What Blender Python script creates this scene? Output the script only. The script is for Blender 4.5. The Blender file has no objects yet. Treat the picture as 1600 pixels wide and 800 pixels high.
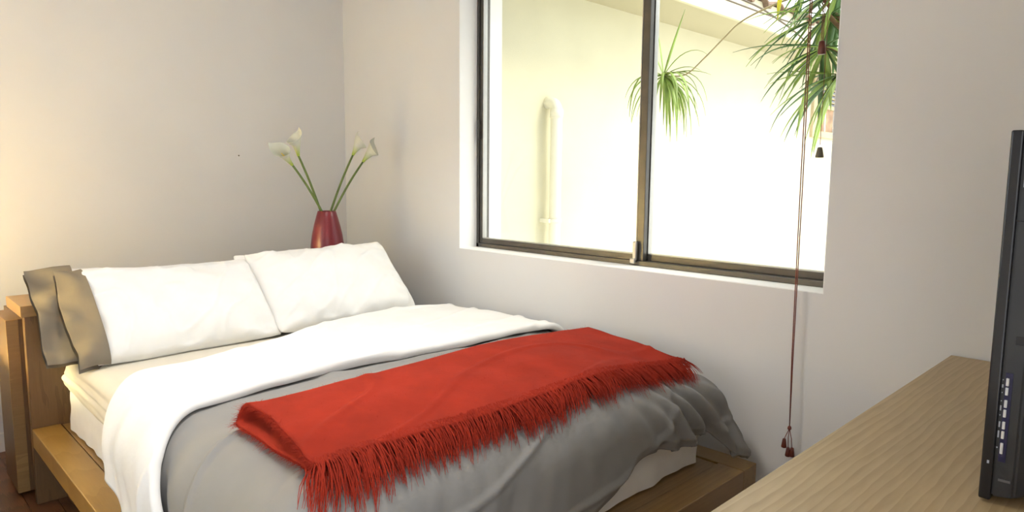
import bpy, bmesh, math, random
import numpy as np
from mathutils import Vector, Matrix, Euler
random.seed(7); rng = np.random.default_rng(11)
S = bpy.context.scene
COL = S.collection

# ------------------------------------------------------------------ camera
CAM = Vector((3.891, -2.33, 1.31))
RX = (0.6999544, 0.71412838, 0.00919224)      # camera right in world
RD = (0.08914514, -0.07459107, -0.99322169)   # camera down in world
RF = (-0.70860213, 0.69602933, -0.11587142)   # camera forward in world
cd = bpy.data.cameras.new('camera'); cam = bpy.data.objects.new('camera', cd); COL.objects.link(cam)
cam.matrix_world = Matrix(((RX[0], -RD[0], -RF[0], CAM.x), (RX[1], -RD[1], -RF[1], CAM.y),
                           (RX[2], -RD[2], -RF[2], CAM.z), (0, 0, 0, 1)))
cd.sensor_width = 36; cd.lens = 1073.1 / 1600 * 36; cd.clip_start = 0.05
S.camera = cam

# ------------------------------------------------------------------ world, sun, daylight
W = bpy.data.worlds.new('World'); S.world = W; W.use_nodes = True
bg = W.node_tree.nodes['Background']
bg.inputs[0].default_value = (0.93, 0.96, 1.0, 1); bg.inputs[1].default_value = 2.5
sl = bpy.data.lights.new('sun', 'SUN'); sl.energy = 2.6; sl.angle = math.radians(24); sl.color = (1.0, 0.93, 0.80)
so = bpy.data.objects.new('sun', sl); COL.objects.link(so)
so.rotation_euler = Vector((-0.60, -0.45, -0.70)).to_track_quat('-Z', 'Y').to_euler()

def portal(name, loc, aim, sx, sy):
    l = bpy.data.lights.new(name, 'AREA'); l.shape = 'RECTANGLE'; l.size = sx; l.size_y = sy
    l.cycles.is_portal = True
    o = bpy.data.objects.new(name, l); COL.objects.link(o); o.location = loc
    o.rotation_euler = Vector(aim).to_track_quat('-Z', 'Z').to_euler()
portal('window_portal', (2.06, 0.31, 1.64), (0, -1, 0), 1.86, 1.4)
portal('door_portal', (4.18, -2.55, 1.15), (-1, 0, 0), 1.48, 2.28)
portal('added_window_portal', (1.45, -3.56, 1.5), (0, 1, 0), 1.9, 1.3)
v = S.view_settings
v.view_transform = 'Standard'; v.look = 'None'; v.gamma = 1; v.use_curve_mapping = False
v.exposure = 0.30

# ------------------------------------------------------------------ helpers
def tag(o, label=None, cat=None, group=None, kind=None):
    if label: o['label'] = label
    if cat: o['category'] = cat
    if group: o['group'] = group
    if kind: o['kind'] = kind
    return o
def empty(name, loc=(0, 0, 0), label=None, cat=None, group=None):
    o = bpy.data.objects.new(name, None); COL.objects.link(o); o.location = loc; o.empty_display_size = 0.05
    return tag(o, label, cat, group)
def link(name, me, mat=None, parent=None, smooth=False):
    o = bpy.data.objects.new(name, me); COL.objects.link(o)
    if mat and not me.materials: me.materials.append(mat)
    if smooth: me.polygons.foreach_set('use_smooth', [True] * len(me.polygons))
    if parent:
        o.parent = parent
        bpy.context.view_layer.update()
        o.matrix_parent_inverse = parent.matrix_world.inverted()
    return o
def mesh_from(verts, faces, name='m'):
    me = bpy.data.meshes.new(name); me.from_pydata([tuple(map(float, p)) for p in verts], [], faces); me.update(); return me
def bm_mesh(bm, name='m'):
    bmesh.ops.recalc_face_normals(bm, faces=bm.faces)
    me = bpy.data.meshes.new(name); bm.to_mesh(me); bm.free(); return me
def add_box(bm, x0, x1, y0, y1, z0, z1, bev=0.0, seg=2):
    r = bmesh.ops.create_cube(bm, size=1)
    for q in r['verts']:
        q.co = Vector(((x0 + x1) / 2 + q.co.x * (x1 - x0), (y0 + y1) / 2 + q.co.y * (y1 - y0), (z0 + z1) / 2 + q.co.z * (z1 - z0)))
    if bev > 0:
        es = list({e for q in r['verts'] for e in q.link_edges})
        bmesh.ops.bevel(bm, geom=es, offset=bev, segments=seg, profile=0.5, affect='EDGES')
def box(name, mat, parent, x0, x1, y0, y1, z0, z1, bev=0.0, seg=2):
    bm = bmesh.new(); add_box(bm, x0, x1, y0, y1, z0, z1, bev, seg)
    return link(name, bm_mesh(bm, name), mat, parent)
def boxes(name, mat, parent, bl, bev=0.0):
    bm = bmesh.new()
    for b in bl: add_box(bm, *b, bev=bev)
    return link(name, bm_mesh(bm, name), mat, parent)
def tube_geo(pts, rads, n=8, cap=True):
    pts = [Vector(p) for p in pts]
    if not hasattr(rads, '__len__'): rads = [rads] * len(pts)
    V, F = [], []
    up = Vector((0, 0, 1)); t0 = (pts[1] - pts[0]).normalized()
    if abs(t0.dot(up)) > 0.95: up = Vector((1, 0, 0))
    a = t0.cross(up).normalized()
    for i, p in enumerate(pts):
        t = (pts[min(i + 1, len(pts) - 1)] - pts[max(i - 1, 0)]).normalized()
        a = (a - t * a.dot(t)).normalized(); b = t.cross(a)
        for k in range(n):
            w = 2 * math.pi * k / n
            V.append(p + (a * math.cos(w) + b * math.sin(w)) * rads[i])
    for i in range(len(pts) - 1):
        for k in range(n):
            F.append((i * n + k, i * n + (k + 1) % n, (i + 1) * n + (k + 1) % n, (i + 1) * n + k))
    if cap:
        F.append(tuple(reversed(range(n)))); F.append(tuple((len(pts) - 1) * n + k for k in range(n)))
    return V, F
def tube(name, mat, parent, pts, rads, n=8):
    V, F = tube_geo(pts, rads, n); return link(name, mesh_from(V, F, name), mat, parent, smooth=True)
def lathe(name, mat, parent, prof, loc=(0, 0, 0), n=32, cap0=True, cap1=True):
    V, F = [], []
    for r, z in prof:
        for k in range(n):
            w = 2 * math.pi * k / n; V.append((loc[0] + r * math.cos(w), loc[1] + r * math.sin(w), loc[2] + z))
    for i in range(len(prof) - 1):
        for k in range(n):
            F.append((i * n + k, i * n + (k + 1) % n, (i + 1) * n + (k + 1) % n, (i + 1) * n + k))
    if cap0: F.append(tuple(reversed(range(n))))
    if cap1: F.append(tuple((len(prof) - 1) * n + k for k in range(n)))
    return link(name, mesh_from(V, F, name), mat, parent, smooth=True)
def grid_mesh(P, name='m', flip=False):
    nu, nv = P.shape[:2]; V = P.reshape(-1, 3)
    idx = np.arange(nu * nv).reshape(nu, nv)
    a, b, c, d = idx[:-1, :-1].ravel(), idx[1:, :-1].ravel(), idx[1:, 1:].ravel(), idx[:-1, 1:].ravel()
    F = np.stack([a, d, c, b] if flip else [a, b, c, d], 1)
    me = bpy.data.meshes.new(name); me.from_pydata(V.tolist(), [], F.tolist()); me.update(); return me
def smooth01(x): x = np.clip(x, 0, 1); return x * x * (3 - 2 * x)
_perm = rng.permutation(256); _ang = rng.uniform(0, 2 * np.pi, 256)
def perlin(x, y, seed=0):
    x = np.asarray(x, float) + seed * 17.31; y = np.asarray(y, float) + seed * 9.77
    xi = np.floor(x).astype(int); yi = np.floor(y).astype(int); xf = x - xi; yf = y - yi
    u = xf ** 3 * (xf * (xf * 6 - 15) + 10); w = yf ** 3 * (yf * (yf * 6 - 15) + 10)
    def g(i, j, dx, dy):
        h = _ang[_perm[(_perm[(xi + i) % 256] + yi + j) % 256]]
        return np.cos(h) * dx + np.sin(h) * dy
    return (1 - w) * ((1 - u) * g(0, 0, xf, yf) + u * g(1, 0, xf - 1, yf)) + w * ((1 - u) * g(0, 1, xf, yf - 1) + u * g(1, 1, xf - 1, yf - 1))
def grid_normals(P):
    du = np.gradient(P, axis=0); dv = np.gradient(P, axis=1)
    n = np.cross(du, dv); return n / (np.linalg.norm(n, axis=2, keepdims=True) + 1e-12)

# ------------------------------------------------------------------ materials
def nodes(name):
    m = bpy.data.materials.new(name); m.use_nodes = True
    nt = m.node_tree; return m, nt, nt.nodes['Principled BSDF']
def N(nt, t, **kw):
    n = nt.nodes.new(t)
    for k, val in kw.items(): setattr(n, k, val)
    return n
def coords(nt, scale=(1, 1, 1), rot=(0, 0, 0)):
    tc = N(nt, 'ShaderNodeTexCoord'); mp = N(nt, 'ShaderNodeMapping')
    mp.inputs['Scale'].default_value = scale; mp.inputs['Rotation'].default_value = rot
    nt.links.new(tc.outputs['Object'], mp.inputs['Vector']); return mp.outputs['Vector']
def ramp(nt, fac, c0, c1, p0=0.3, p1=0.7):
    r = N(nt, 'ShaderNodeValToRGB'); e = r.color_ramp.elements
    e[0].color = (*c0, 1); e[1].color = (*c1, 1); e[0].position = p0; e[1].position = p1
    nt.links.new(fac, r.inputs['Fac']); return r.outputs['Color']
def bump(nt, bsdf, h, strength, dist=0.01):
    b = N(nt, 'ShaderNodeBump'); b.inputs['Strength'].default_value = strength; b.inputs['Distance'].default_value = dist
    nt.links.new(h, b.inputs['Height']); nt.links.new(b.outputs['Normal'], bsdf.inputs['Normal'])
def plain(name, c, rough=0.5, metal=0.0, var=0.06, scale=18, bmp=0.0, bscale=200, **kw):
    m, nt, b = nodes(name); vec = coords(nt)
    n = N(nt, 'ShaderNodeTexNoise'); n.inputs['Scale'].default_value = scale; n.inputs['Detail'].default_value = 3
    nt.links.new(vec, n.inputs['Vector'])
    c0 = tuple(max(0, x * (1 - var)) for x in c); c1 = tuple(min(1, x * (1 + var)) for x in c)
    nt.links.new(ramp(nt, n.outputs['Fac'], c0, c1), b.inputs['Base Color'])
    b.inputs['Roughness'].default_value = rough; b.inputs['Metallic'].default_value = metal
    if bmp:
        n2 = N(nt, 'ShaderNodeTexNoise'); n2.inputs['Scale'].default_value = bscale; nt.links.new(vec, n2.inputs['Vector'])
        bump(nt, b, n2.outputs['Fac'], bmp, 0.004)
    for k, val in kw.items(): b.inputs[k].default_value = val
    return m
def wood(name, dark, light, scale, rot=(0, 0, 0), rough=0.42, dist=3.0, wscale=3.0, randomise=False):
    m, nt, b = nodes(name); vec = coords(nt, scale, rot)
    if randomise:
        oi = N(nt, 'ShaderNodeObjectInfo'); ad = N(nt, 'ShaderNodeVectorMath', operation='ADD')
        cm = N(nt, 'ShaderNodeCombineXYZ'); mu = N(nt, 'ShaderNodeMath', operation='MULTIPLY'); mu.inputs[1].default_value = 37
        nt.links.new(oi.outputs['Random'], mu.inputs[0])
        for i in range(3): nt.links.new(mu.outputs[0], cm.inputs[i])
        nt.links.new(vec, ad.inputs[0]); nt.links.new(cm.outputs[0], ad.inputs[1]); vec = ad.outputs[0]
    wv = N(nt, 'ShaderNodeTexWave', wave_type='BANDS', bands_direction='X', wave_profile='SAW')
    wv.inputs['Scale'].default_value = wscale; wv.inputs['Distortion'].default_value = dist
    wv.inputs['Detail'].default_value = 3; wv.inputs['Detail Scale'].default_value = 1.3
    nt.links.new(vec, wv.inputs['Vector'])
    n = N(nt, 'ShaderNodeTexNoise'); n.inputs['Scale'].default_value = 14; n.inputs['Detail'].default_value = 6
    nt.links.new(vec, n.inputs['Vector'])
    mx = N(nt, 'ShaderNodeMix', data_type='FLOAT'); mx.inputs[0].default_value = 0.6
    nt.links.new(wv.outputs['Fac'], mx.inputs[2]); nt.links.new(n.outputs['Fac'], mx.inputs[3])
    col = ramp(nt, mx.outputs[0], dark, light, 0.2, 0.75)
    if randomise:
        hs = N(nt, 'ShaderNodeHueSaturation'); mr = N(nt, 'ShaderNodeMapRange')
        mr.inputs[3].default_value = 0.7; mr.inputs[4].default_value = 1.25
        nt.links.new(oi.outputs['Random'], mr.inputs[0]); nt.links.new(mr.outputs[0], hs.inputs['Value'])
        nt.links.new(col, hs.inputs['Color']); col = hs.outputs['Color']
    nt.links.new(col, b.inputs['Base Color'])
    b.inputs['Roughness'].default_value = rough
    bump(nt, b, mx.outputs[0], 0.08, 0.002)
    return m
def fabric(name, c, weave=900, rough=0.9, var=0.03, sheen=0.0):
    m, nt, b = nodes(name); vec = coords(nt)
    n = N(nt, 'ShaderNodeTexNoise'); n.inputs['Scale'].default_value = 9; n.inputs['Detail'].default_value = 4
    nt.links.new(vec, n.inputs['Vector'])
    nt.links.new(ramp(nt, n.outputs['Fac'], tuple(x * (1 - var) for x in c), tuple(min(1, x * (1 + var)) for x in c)), b.inputs['Base Color'])
    n2 = N(nt, 'ShaderNodeTexNoise'); n2.inputs['Scale'].default_value = 60; n2.inputs['Detail'].default_value = 4
    nt.links.new(vec, n2.inputs['Vector'])
    bump(nt, b, n2.outputs['Fac'], 0.12, 0.004)
    b.inputs['Roughness'].default_value = rough; b.inputs['Specular IOR Level'].default_value = 0.15
    b.inputs['Sheen Weight'].default_value = sheen; return m
M = {}
M['wall'] = plain('wall_paint', (0.725, 0.722, 0.718), 0.85, var=0.015, scale=3, bmp=0.05, bscale=120)
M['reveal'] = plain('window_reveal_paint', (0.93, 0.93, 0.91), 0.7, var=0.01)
M['ceil'] = plain('ceiling_paint', (0.82, 0.81, 0.79), 0.9, var=0.01)
M['trimw'] = plain('white_trim_paint', (0.80, 0.79, 0.77), 0.5, var=0.02)
M['ext'] = plain('cream_stucco', (0.64, 0.605, 0.44), 0.9, var=0.03, scale=4, bmp=0.25, bscale=160)
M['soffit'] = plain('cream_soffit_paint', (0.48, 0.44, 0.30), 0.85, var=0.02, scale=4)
M['roof'] = plain('roof_tile_clay', (0.24, 0.16, 0.11), 0.85, var=0.3, scale=6, bmp=0.3)
M['ground'] = plain('patio_concrete', (0.74, 0.71, 0.65), 0.9, var=0.1, scale=3, bmp=0.2)
M['alu'] = plain('bronze_aluminium', (0.085, 0.078, 0.068), 0.36, metal=0.4, var=0.1)
M['alu_edge'] = plain('bright_aluminium_edge', (0.42, 0.41, 0.38), 0.35, metal=0.7, var=0.05)
M['steel'] = plain('brushed_steel', (0.55, 0.54, 0.50), 0.3, metal=0.9)
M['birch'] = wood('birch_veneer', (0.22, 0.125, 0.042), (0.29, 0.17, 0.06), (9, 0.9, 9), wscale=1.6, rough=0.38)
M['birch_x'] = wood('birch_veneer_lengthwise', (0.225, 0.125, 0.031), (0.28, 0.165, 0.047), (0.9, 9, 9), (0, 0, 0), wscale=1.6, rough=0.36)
M['birch_z_shaded'] = wood('birch_veneer_upright_shaded', (0.095, 0.048, 0.017), (0.135, 0.072, 0.026), (9, 9, 0.9), wscale=1.6, rough=0.42)  # upright veneer darkened to paint in the shade on the headboard
M['oak'] = wood('ash_veneer', (0.31, 0.225, 0.115), (0.43, 0.325, 0.185), (7.0, 0.7, 7.0), (0, 0, 0.10), wscale=2.6, dist=6.5, rough=0.40)
M['floor'] = wood('dark_cherry_floor', (0.075, 0.028, 0.012), (0.17, 0.072, 0.032), (0.8, 8, 8), wscale=2, rough=0.28, randomise=True)
M['sub'] = plain('floor_underlay', (0.03, 0.015, 0.008), 0.8)
M['white'] = fabric('white_cotton', (0.80, 0.795, 0.775))
M['sheet'] = fabric('ivory_sheet_cotton', (0.68, 0.635, 0.54))
M['skirt'] = fabric('white_bed_skirt', (0.80, 0.78, 0.75))
M['grey'] = fabric('grey_cotton', (0.262, 0.255, 0.244))
M['taupe'] = fabric('taupe_cotton', (0.195, 0.165, 0.123))
M['wool'] = fabric('red_wool', (0.295, 0.024, 0.011), rough=0.95, var=0.12, sheen=0.0)
M['vase'] = plain('oxblood_glaze', (0.135, 0.008, 0.016), 0.34, var=0.03)
M['stem'] = plain('flower_stem_green', (0.10, 0.15, 0.03), 0.5, var=0.2, scale=30)
M['spadix'] = plain('spadix_yellow', (0.75, 0.55, 0.08), 0.6)
M['leaf'] = plain('leaf_green_backlit', (0.24, 0.35, 0.06), 0.42, var=0.35, scale=7)  # green raised to stand in for light coming through the leaves
M['leaf_d'] = plain('leaf_dark_green', (0.065, 0.15, 0.04), 0.40, var=0.35, scale=7)
M['leaf_y'] = plain('leaf_yellow', (0.80, 0.70, 0.04), 0.45, var=0.1)
M['stalk'] = plain('dry_stalk', (0.32, 0.26, 0.14), 0.7, var=0.2)
M['bark'] = plain('brown_bark', (0.20, 0.11, 0.055), 0.85, var=0.3, scale=40, bmp=0.3)
M['cable'] = plain('dark_cable', (0.10, 0.075, 0.05), 0.6)
M['cord'] = plain('maroon_cord', (0.20, 0.055, 0.04), 0.8, var=0.2, scale=200)
M['tassel'] = plain('walnut_toggle', (0.115, 0.024, 0.014), 0.35, var=0.2, scale=60)
M['toggle'] = plain('walnut_toggle_backlit', (0.10, 0.085, 0.055), 0.4)  # walnut greyed to paint in the backlit look of the lower toggle
M['tv'] = plain('gloss_black_plastic', (0.010, 0.010, 0.013), 0.22, var=0.05)
M['tvb'] = plain('satin_black_plastic', (0.024, 0.026, 0.031), 0.36, var=0.1, bmp=0.05, bscale=900)
M['tvs'] = plain('navy_button_strip', (0.012, 0.012, 0.06), 0.3)
M['btn'] = plain('silver_button', (0.70, 0.72, 0.74), 0.3, var=0.02)
M['print'] = plain('pale_print', (0.42, 0.44, 0.50), 0.5)
M['emb'] = plain('grey_embossed_plastic', (0.11, 0.11, 0.12), 0.4)
M['pipe'] = plain('cream_pipe_paint', (0.86, 0.83, 0.70), 0.5, var=0.02)
M['tan'] = plain('tan_window_frame', (0.50, 0.40, 0.24), 0.6, var=0.1)
M['brick'] = plain('weathered_timber_panel', (0.40, 0.25, 0.15), 0.8, var=0.35, scale=12)
M['bamboo'] = plain('brown_bamboo', (0.22, 0.10, 0.045), 0.6, var=0.25, scale=30)
def shade_mat():
    m = bpy.data.materials.new('linen_shade'); m.use_nodes = True; nt = m.node_tree; b = nt.nodes['Principled BSDF']
    tr = N(nt, 'ShaderNodeBsdfTranslucent'); mx = N(nt, 'ShaderNodeMixShader'); mx.inputs[0].default_value = 0.7
    n = N(nt, 'ShaderNodeTexNoise'); n.inputs['Scale'].default_value = 300
    c = ramp(nt, n.outputs['Fac'], (0.88, 0.76, 0.52), (0.95, 0.84, 0.62))
    nt.links.new(c, tr.inputs[0]); nt.links.new(c, b.inputs['Base Color'])
    nt.links.new(b.outputs[0], mx.inputs[1]); nt.links.new(tr.outputs[0], mx.inputs[2])
    nt.links.new(mx.outputs[0], nt.nodes['Material Output'].inputs[0]); return m
M['lampw'] = shade_mat()

def glass(name):
    m = bpy.data.materials.new(name); m.use_nodes = True; nt = m.node_tree; nt.nodes.clear()
    o = N(nt, 'ShaderNodeOutputMaterial'); mx = N(nt, 'ShaderNodeMixShader'); t = N(nt, 'ShaderNodeBsdfTransparent'); g = N(nt, 'ShaderNodeBsdfGlossy')
    g.inputs['Roughness'].default_value = 0.02; t.inputs[0].default_value = (0.97, 0.985, 0.97, 1)
    f = N(nt, 'ShaderNodeFresnel'); f.inputs[0].default_value = 1.3
    n = N(nt, 'ShaderNodeTexNoise'); n.inputs['Scale'].default_value = 2.0
    ml = N(nt, 'ShaderNodeMath', operation='MULTIPLY'); nt.links.new(f.outputs[0], ml.inputs[0]); nt.links.new(n.outputs['Fac'], ml.inputs[1])
    nt.links.new(ml.outputs[0], mx.inputs[0]); nt.links.new(t.outputs[0], mx.inputs[1]); nt.links.new(g.outputs[0], mx.inputs[2])
    nt.links.new(mx.outputs[0], o.inputs[0]); return m
M['glass'] = glass('window_glass')
def darkglass():
    return plain('far_window_glass', (0.10, 0.10, 0.12), 0.1)
M['dglass'] = darkglass()
def spathe_mat():
    m, nt, b = nodes('calla_white')
    at = N(nt, 'ShaderNodeAttribute', attribute_name='grow')
    nt.links.new(ramp(nt, at.outputs['Fac'], (0.36, 0.46, 0.05), (0.64, 0.64, 0.53), 0.05, 0.42), b.inputs['Base Color'])
    b.inputs['Roughness'].default_value = 0.5; b.inputs['Subsurface Weight'].default_value = 0.15
    b.inputs['Subsurface Radius'].default_value = (0.01, 0.01, 0.006)
    return m
M['spathe'] = spathe_mat()

# ------------------------------------------------------------------ setting: the room
XW, YL_, ZC = 4.02, -3.40, 2.62       # front wall plane, left wall plane, ceiling
OX0, OX1, OZ0, OZ1 = 1.12, 3.005, 0.927, 2.36   # window opening
TH = 0.30
def struct(o): o['kind'] = 'structure'; return o
fl = struct(box('floor', M['sub'], None, 0, XW + 0.35, YL_, 0, -0.10, -0.016))
pl_me = None
PW, PLN = 0.095, 1.05
iy = 0; y = YL_
while y < -0.002:
    w = min(PW, -y); x = -random.random() * PLN
    while x < XW + 0.15:
        a, b_ = max(x, 0.0), min(x + PLN, XW + 0.15)
        if b_ - a > 0.03:
            if pl_me is None:
                bm = bmesh.new(); add_box(bm, 0, 1, 0, 1, -0.016, 0, 0); pl_me = bm_mesh(bm, 'plank')
            o = bpy.data.objects.new('plank', pl_me); COL.objects.link(o)
            if not pl_me.materials: pl_me.materials.append(M['floor'])
            o.location = (a + 0.0008, y + 0.0008, 0.0); o.scale = (b_ - a - 0.0016, w - 0.0016, 1); o.parent = fl
        x += PLN
    y += PW
struct(box('ceiling', M['ceil'], None, -0.2, XW + 0.2, YL_ - 0.2, TH, ZC, ZC + 0.15))
struct(box('wall_back', M['wall'], None, -0.2, 0, YL_ - 0.2, TH, -0.1, ZC))
wr = struct(boxes('wall_right', M['wall'], None, [
    (0, OX0, 0, TH, -0.1, ZC), (OX1, XW + 0.2, 0, TH, -0.1, ZC), (OX0, OX1, 0, TH, -0.1, OZ0), (OX0, OX1, 0, TH, OZ1, ZC)]))
# white painted lining of the window opening
boxes('sill_lining', M['reveal'], wr, [(OX0, OX1, 0.001, TH - 0.002, OZ0 - 0.001, OZ0 + 0.003)])
boxes('jamb_lining', M['reveal'], wr, [(OX0 - 0.001, OX0 + 0.003, 0.001, TH - 0.002, OZ0 + 0.003, OZ1)])
boxes('jamb_lining', M['reveal'], wr, [(OX1 - 0.003, OX1 + 0.001, 0.001, TH - 0.002, OZ0 + 0.003, OZ1)])
struct(boxes('wall_front', M['wall'], None, [
    (XW, XW + 0.15, -1.80, 0, -0.1, ZC), (XW, XW + 0.15, YL_, -3.32, -0.1, ZC), (XW, XW + 0.15, -3.32, -1.80, 2.32, ZC)]))  # unseen doorway added here, widened for front light on the bed
struct(boxes('wall_left', M['wall'], None, [
    (0, 0.47, YL_ - 0.15, YL_, -0.1, ZC), (2.43, XW + 0.15, YL_ - 0.15, YL_, -0.1, ZC),
    (0.47, 2.43, YL_ - 0.15, YL_, -0.1, 0.82), (0.47, 2.43, YL_ - 0.15, YL_, 2.18, ZC)]))
struct(boxes('trim_1', M['trimw'], None, [(XW - 0.012, XW + 0.16, -1.80, -1.74, 0, 2.38), (XW - 0.012, XW + 0.16, -3.38, -3.32, 0, 2.38), (XW - 0.012, XW + 0.16, -3.32, -1.80, 2.32, 2.38)]))
struct(box('baseboard_back', M['trimw'], None, 0, 0.014, YL_, 0, 0, 0.09, 0.003))
struct(box('baseboard_right', M['trimw'], None, 0.014, XW, -0.014, 0, 0, 0.09, 0.003))
w3 = struct(boxes('added_window_3', M['trimw'], None, [(0.47, 0.52, YL_ - 0.11, YL_ - 0.06, 0.82, 2.18), (2.38, 2.43, YL_ - 0.11, YL_ - 0.06, 0.82, 2.18),
    (0.52, 2.38, YL_ - 0.11, YL_ - 0.06, 0.82, 0.87), (0.52, 2.38, YL_ - 0.11, YL_ - 0.06, 2.13, 2.18), (1.43, 1.47, YL_ - 0.11, YL_ - 0.06, 0.87, 2.13)]))  # unseen side window added to light the back wall and bed
box('pane', M['glass'], w3, 0.52, 1.43, YL_ - 0.088, YL_ - 0.082, 0.87, 2.13)
box('pane', M['glass'], w3, 1.47, 2.38, YL_ - 0.088, YL_ - 0.082, 0.87, 2.13)

# ------------------------------------------------------------------ window_1: bronze aluminium slider
FY0, FY1 = 0.118, 0.196
MX = 2.165
w1 = struct(boxes('window_1', M['alu'], None, [
    (OX0 + 0.003, OX0 + 0.020, FY0, FY1, OZ0 + 0.003, OZ1), (OX1 - 0.020, OX1 - 0.003, FY0, FY1, OZ0 + 0.003, OZ1),
    (OX0 + 0.003, OX1 - 0.003, FY0, FY1, OZ0 + 0.003, OZ0 + 0.024), (OX0 + 0.003, OX1 - 0.003, FY0, FY1, OZ1 - 0.03, OZ1)], bev=0.002))
def sash(nm, xa, xb, ya, yb, st_l, st_r):
    z0, z1 = OZ0 + 0.024, OZ1 - 0.03
    s = boxes(nm, M['alu'], w1, [(xa, xa + st_l, ya, yb, z0, z1), (xb - st_r, xb, ya, yb, z0, z1),
        (xa + st_l, xb - st_r, ya, yb, z0, z0 + 0.026), (xa + st_l, xb - st_r, ya, yb, z1 - 0.04, z1)], bev=0.002)
    g = 0.004
    boxes('glazing_bead', M['alu_edge'], s, [(xa + st_l, xa + st_l + g, ya - 0.001, yb, z0 + 0.026, z1 - 0.04), (xb - st_r - g, xb - st_r, ya - 0.001, yb, z0 + 0.026, z1 - 0.04),
        (xa + st_l, xb - st_r, ya - 0.001, yb, z0 + 0.026, z0 + 0.026 + g)])
    ym = (ya + yb) / 2
    box('pane', M['glass'], s, xa + st_l, xb - st_r, ym - 0.002, ym + 0.002, z0 + 0.02, z1 - 0.03)
    return s
sash('sliding_sash', OX0 + 0.020, MX + 0.03, 0.126, 0.152, 0.024, 0.036)
sash('fixed_sash', MX - 0.012, OX1 - 0.020, 0.160, 0.186, 0.040, 0.024)
lt = boxes('latch', M['steel'], w1, [(MX - 0.012, MX + 0.006, 0.104, 0.120, 0.952, 1.035), (MX - 0.02, MX + 0.004, 0.096, 0.112, 0.940, 0.962)], bev=0.004)
lt2 = boxes('latch', M['alu'], w1, [(OX0 + 0.018, OX0 + 0.028, 0.108, 0.128, 1.50, 1.60)], bev=0.003)

# ------------------------------------------------------------------ the courtyard outside
EX = 1.00
struct(box('ground', M['ground'], None, -6, 14, TH, 16, -0.30, -0.12))
we = struct(boxes('wall_exterior', M['ext'], None, [(EX - 0.25, EX, TH, 4.66, -0.12, 2.54), (EX - 0.25, EX, 5.62, 9.0, -0.12, 2.54),
    (EX - 0.25, EX, 4.66, 5.62, -0.12, 1.725), (EX - 0.25, EX, 4.66, 5.62, 2.34, 2.54)]))
struct(box('trim_2', M['soffit'], None, EX, 1.45, TH, 9.0, 2.415, 2.44))          # soffit board
struct(boxes('trim_3', M['ext'], None, [(1.45, 1.475, TH, 9.0, 2.395, 2.575)]))         # fascia
rf = struct(box('roof', M['roof'], None, -0.6, 1.45, TH, 9.0, 2.545, 2.60))
for o in (rf,):
    bm = bmesh.new()
tile_me = None
for r in range(3):
    for k in range(34):
        if tile_me is None:
            V, F = [], []
            n = 7
            for i, xx in enumerate((0, 0.40)):
                for j in range(n):
                    w = math.pi * j / (n - 1)
                    for rr in (0.125, 0.108): V.append((xx, -math.cos(w) * rr, math.sin(w) * rr * 0.55))
            for j in range(n - 1):
                a0, b0, a1, b1 = 2 * j, 2 * j + 1, 2 * j + 2, 2 * j + 3; h = 2 * n
                F += [(a0, a1, a1 + h, a0 + h), (b0, b0 + h, b1 + h, b1), (a0, b0, b1, a1), (a0 + h, a1 + h, b1 + h, b0 + h)]
            tile_me = mesh_from(V, F, 'roof_tile'); tile_me.materials.append(M['roof'])
        o = bpy.data.objects.new('roof_tile', tile_me); COL.objects.link(o); o.parent = rf
        o.location = (1.12 - r * 0.36, TH + 0.13 + k * 0.255, 2.595 + r * 0.06); o.rotation_euler = (0, math.radians(9), random.uniform(-.02, .02))
# unseen eave added over the bedroom window, depth set for incoming sun
struct(box('unseen_eave', M['soffit'], None, EX + 0.6, 9.0, TH, 0.52, 2.62, 2.72))
# far window in the courtyard wall
w2 = struct(boxes('window_2', M['tan'], None, [(EX - 0.06, EX + 0.03, 4.66, 4.76, 1.725, 2.34), (EX - 0.06, EX + 0.03, 5.52, 5.62, 1.725, 2.34),
    (EX - 0.06, EX + 0.03, 4.76, 5.52, 1.725, 1.79), (EX - 0.06, EX + 0.03, 4.76, 5.52, 2.27, 2.34), (EX - 0.05, EX + 0.015, 4.76, 5.52, 2.02, 2.06)], bev=0.004))
box('panel', M['brick'], w2, EX - 0.05, EX - 0.02, 4.76, 5.52, 1.79, 2.02)
box('pane', M['dglass'], w2, EX - 0.05, EX - 0.035, 4.76, 5.52, 2.06, 2.27)
for k in range(4):
    box('glazing_bar', M['tan'], w2, EX - 0.035, EX - 0.01, 4.76, 5.52, 2.095 + k * 0.042, 2.106 + k * 0.042)
for k in range(3):
    box('glazing_bar', M['trimw'], w2, EX - 0.02, EX - 0.004, 4.80 + k * 0.24, 4.815 + k * 0.24, 1.79, 2.02)
# pipe on the courtyard wall
pp = empty('drain_pipe', (EX + 0.04, 0.79, -0.12), 'cream painted vertical pipe with an elbow running down the courtyard wall', 'pipe')
px_, py_ = EX + 0.075, 0.80
pts = [(px_, py_, -0.12), (px_, py_, 1.70)] + [(px_ - 0.05 + 0.05 * math.cos(t), py_, 1.70 + 0.05 * math.sin(t)) for t in np.linspace(0.2, math.pi / 2, 6)] + [(EX - 0.02, py_, 1.75)]
tube('pipe_run', M['pipe'], pp, pts, 0.036, 16)
tube('coupling', M['pipe'], pp, [(px_, py_, 1.66), (px_, py_, 1.71)], 0.041, 16)
for z in (1.04, 0.30):
    tube('bracket', M['pipe'], pp, [(px_, py_, z - 0.014), (px_, py_, z + 0.014)], 0.041, 16)
    box('bracket_arm', M['pipe'], pp, EX - 0.005, px_, py_ - 0.055, py_ - 0.02, z - 0.012, z + 0.012)

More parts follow.
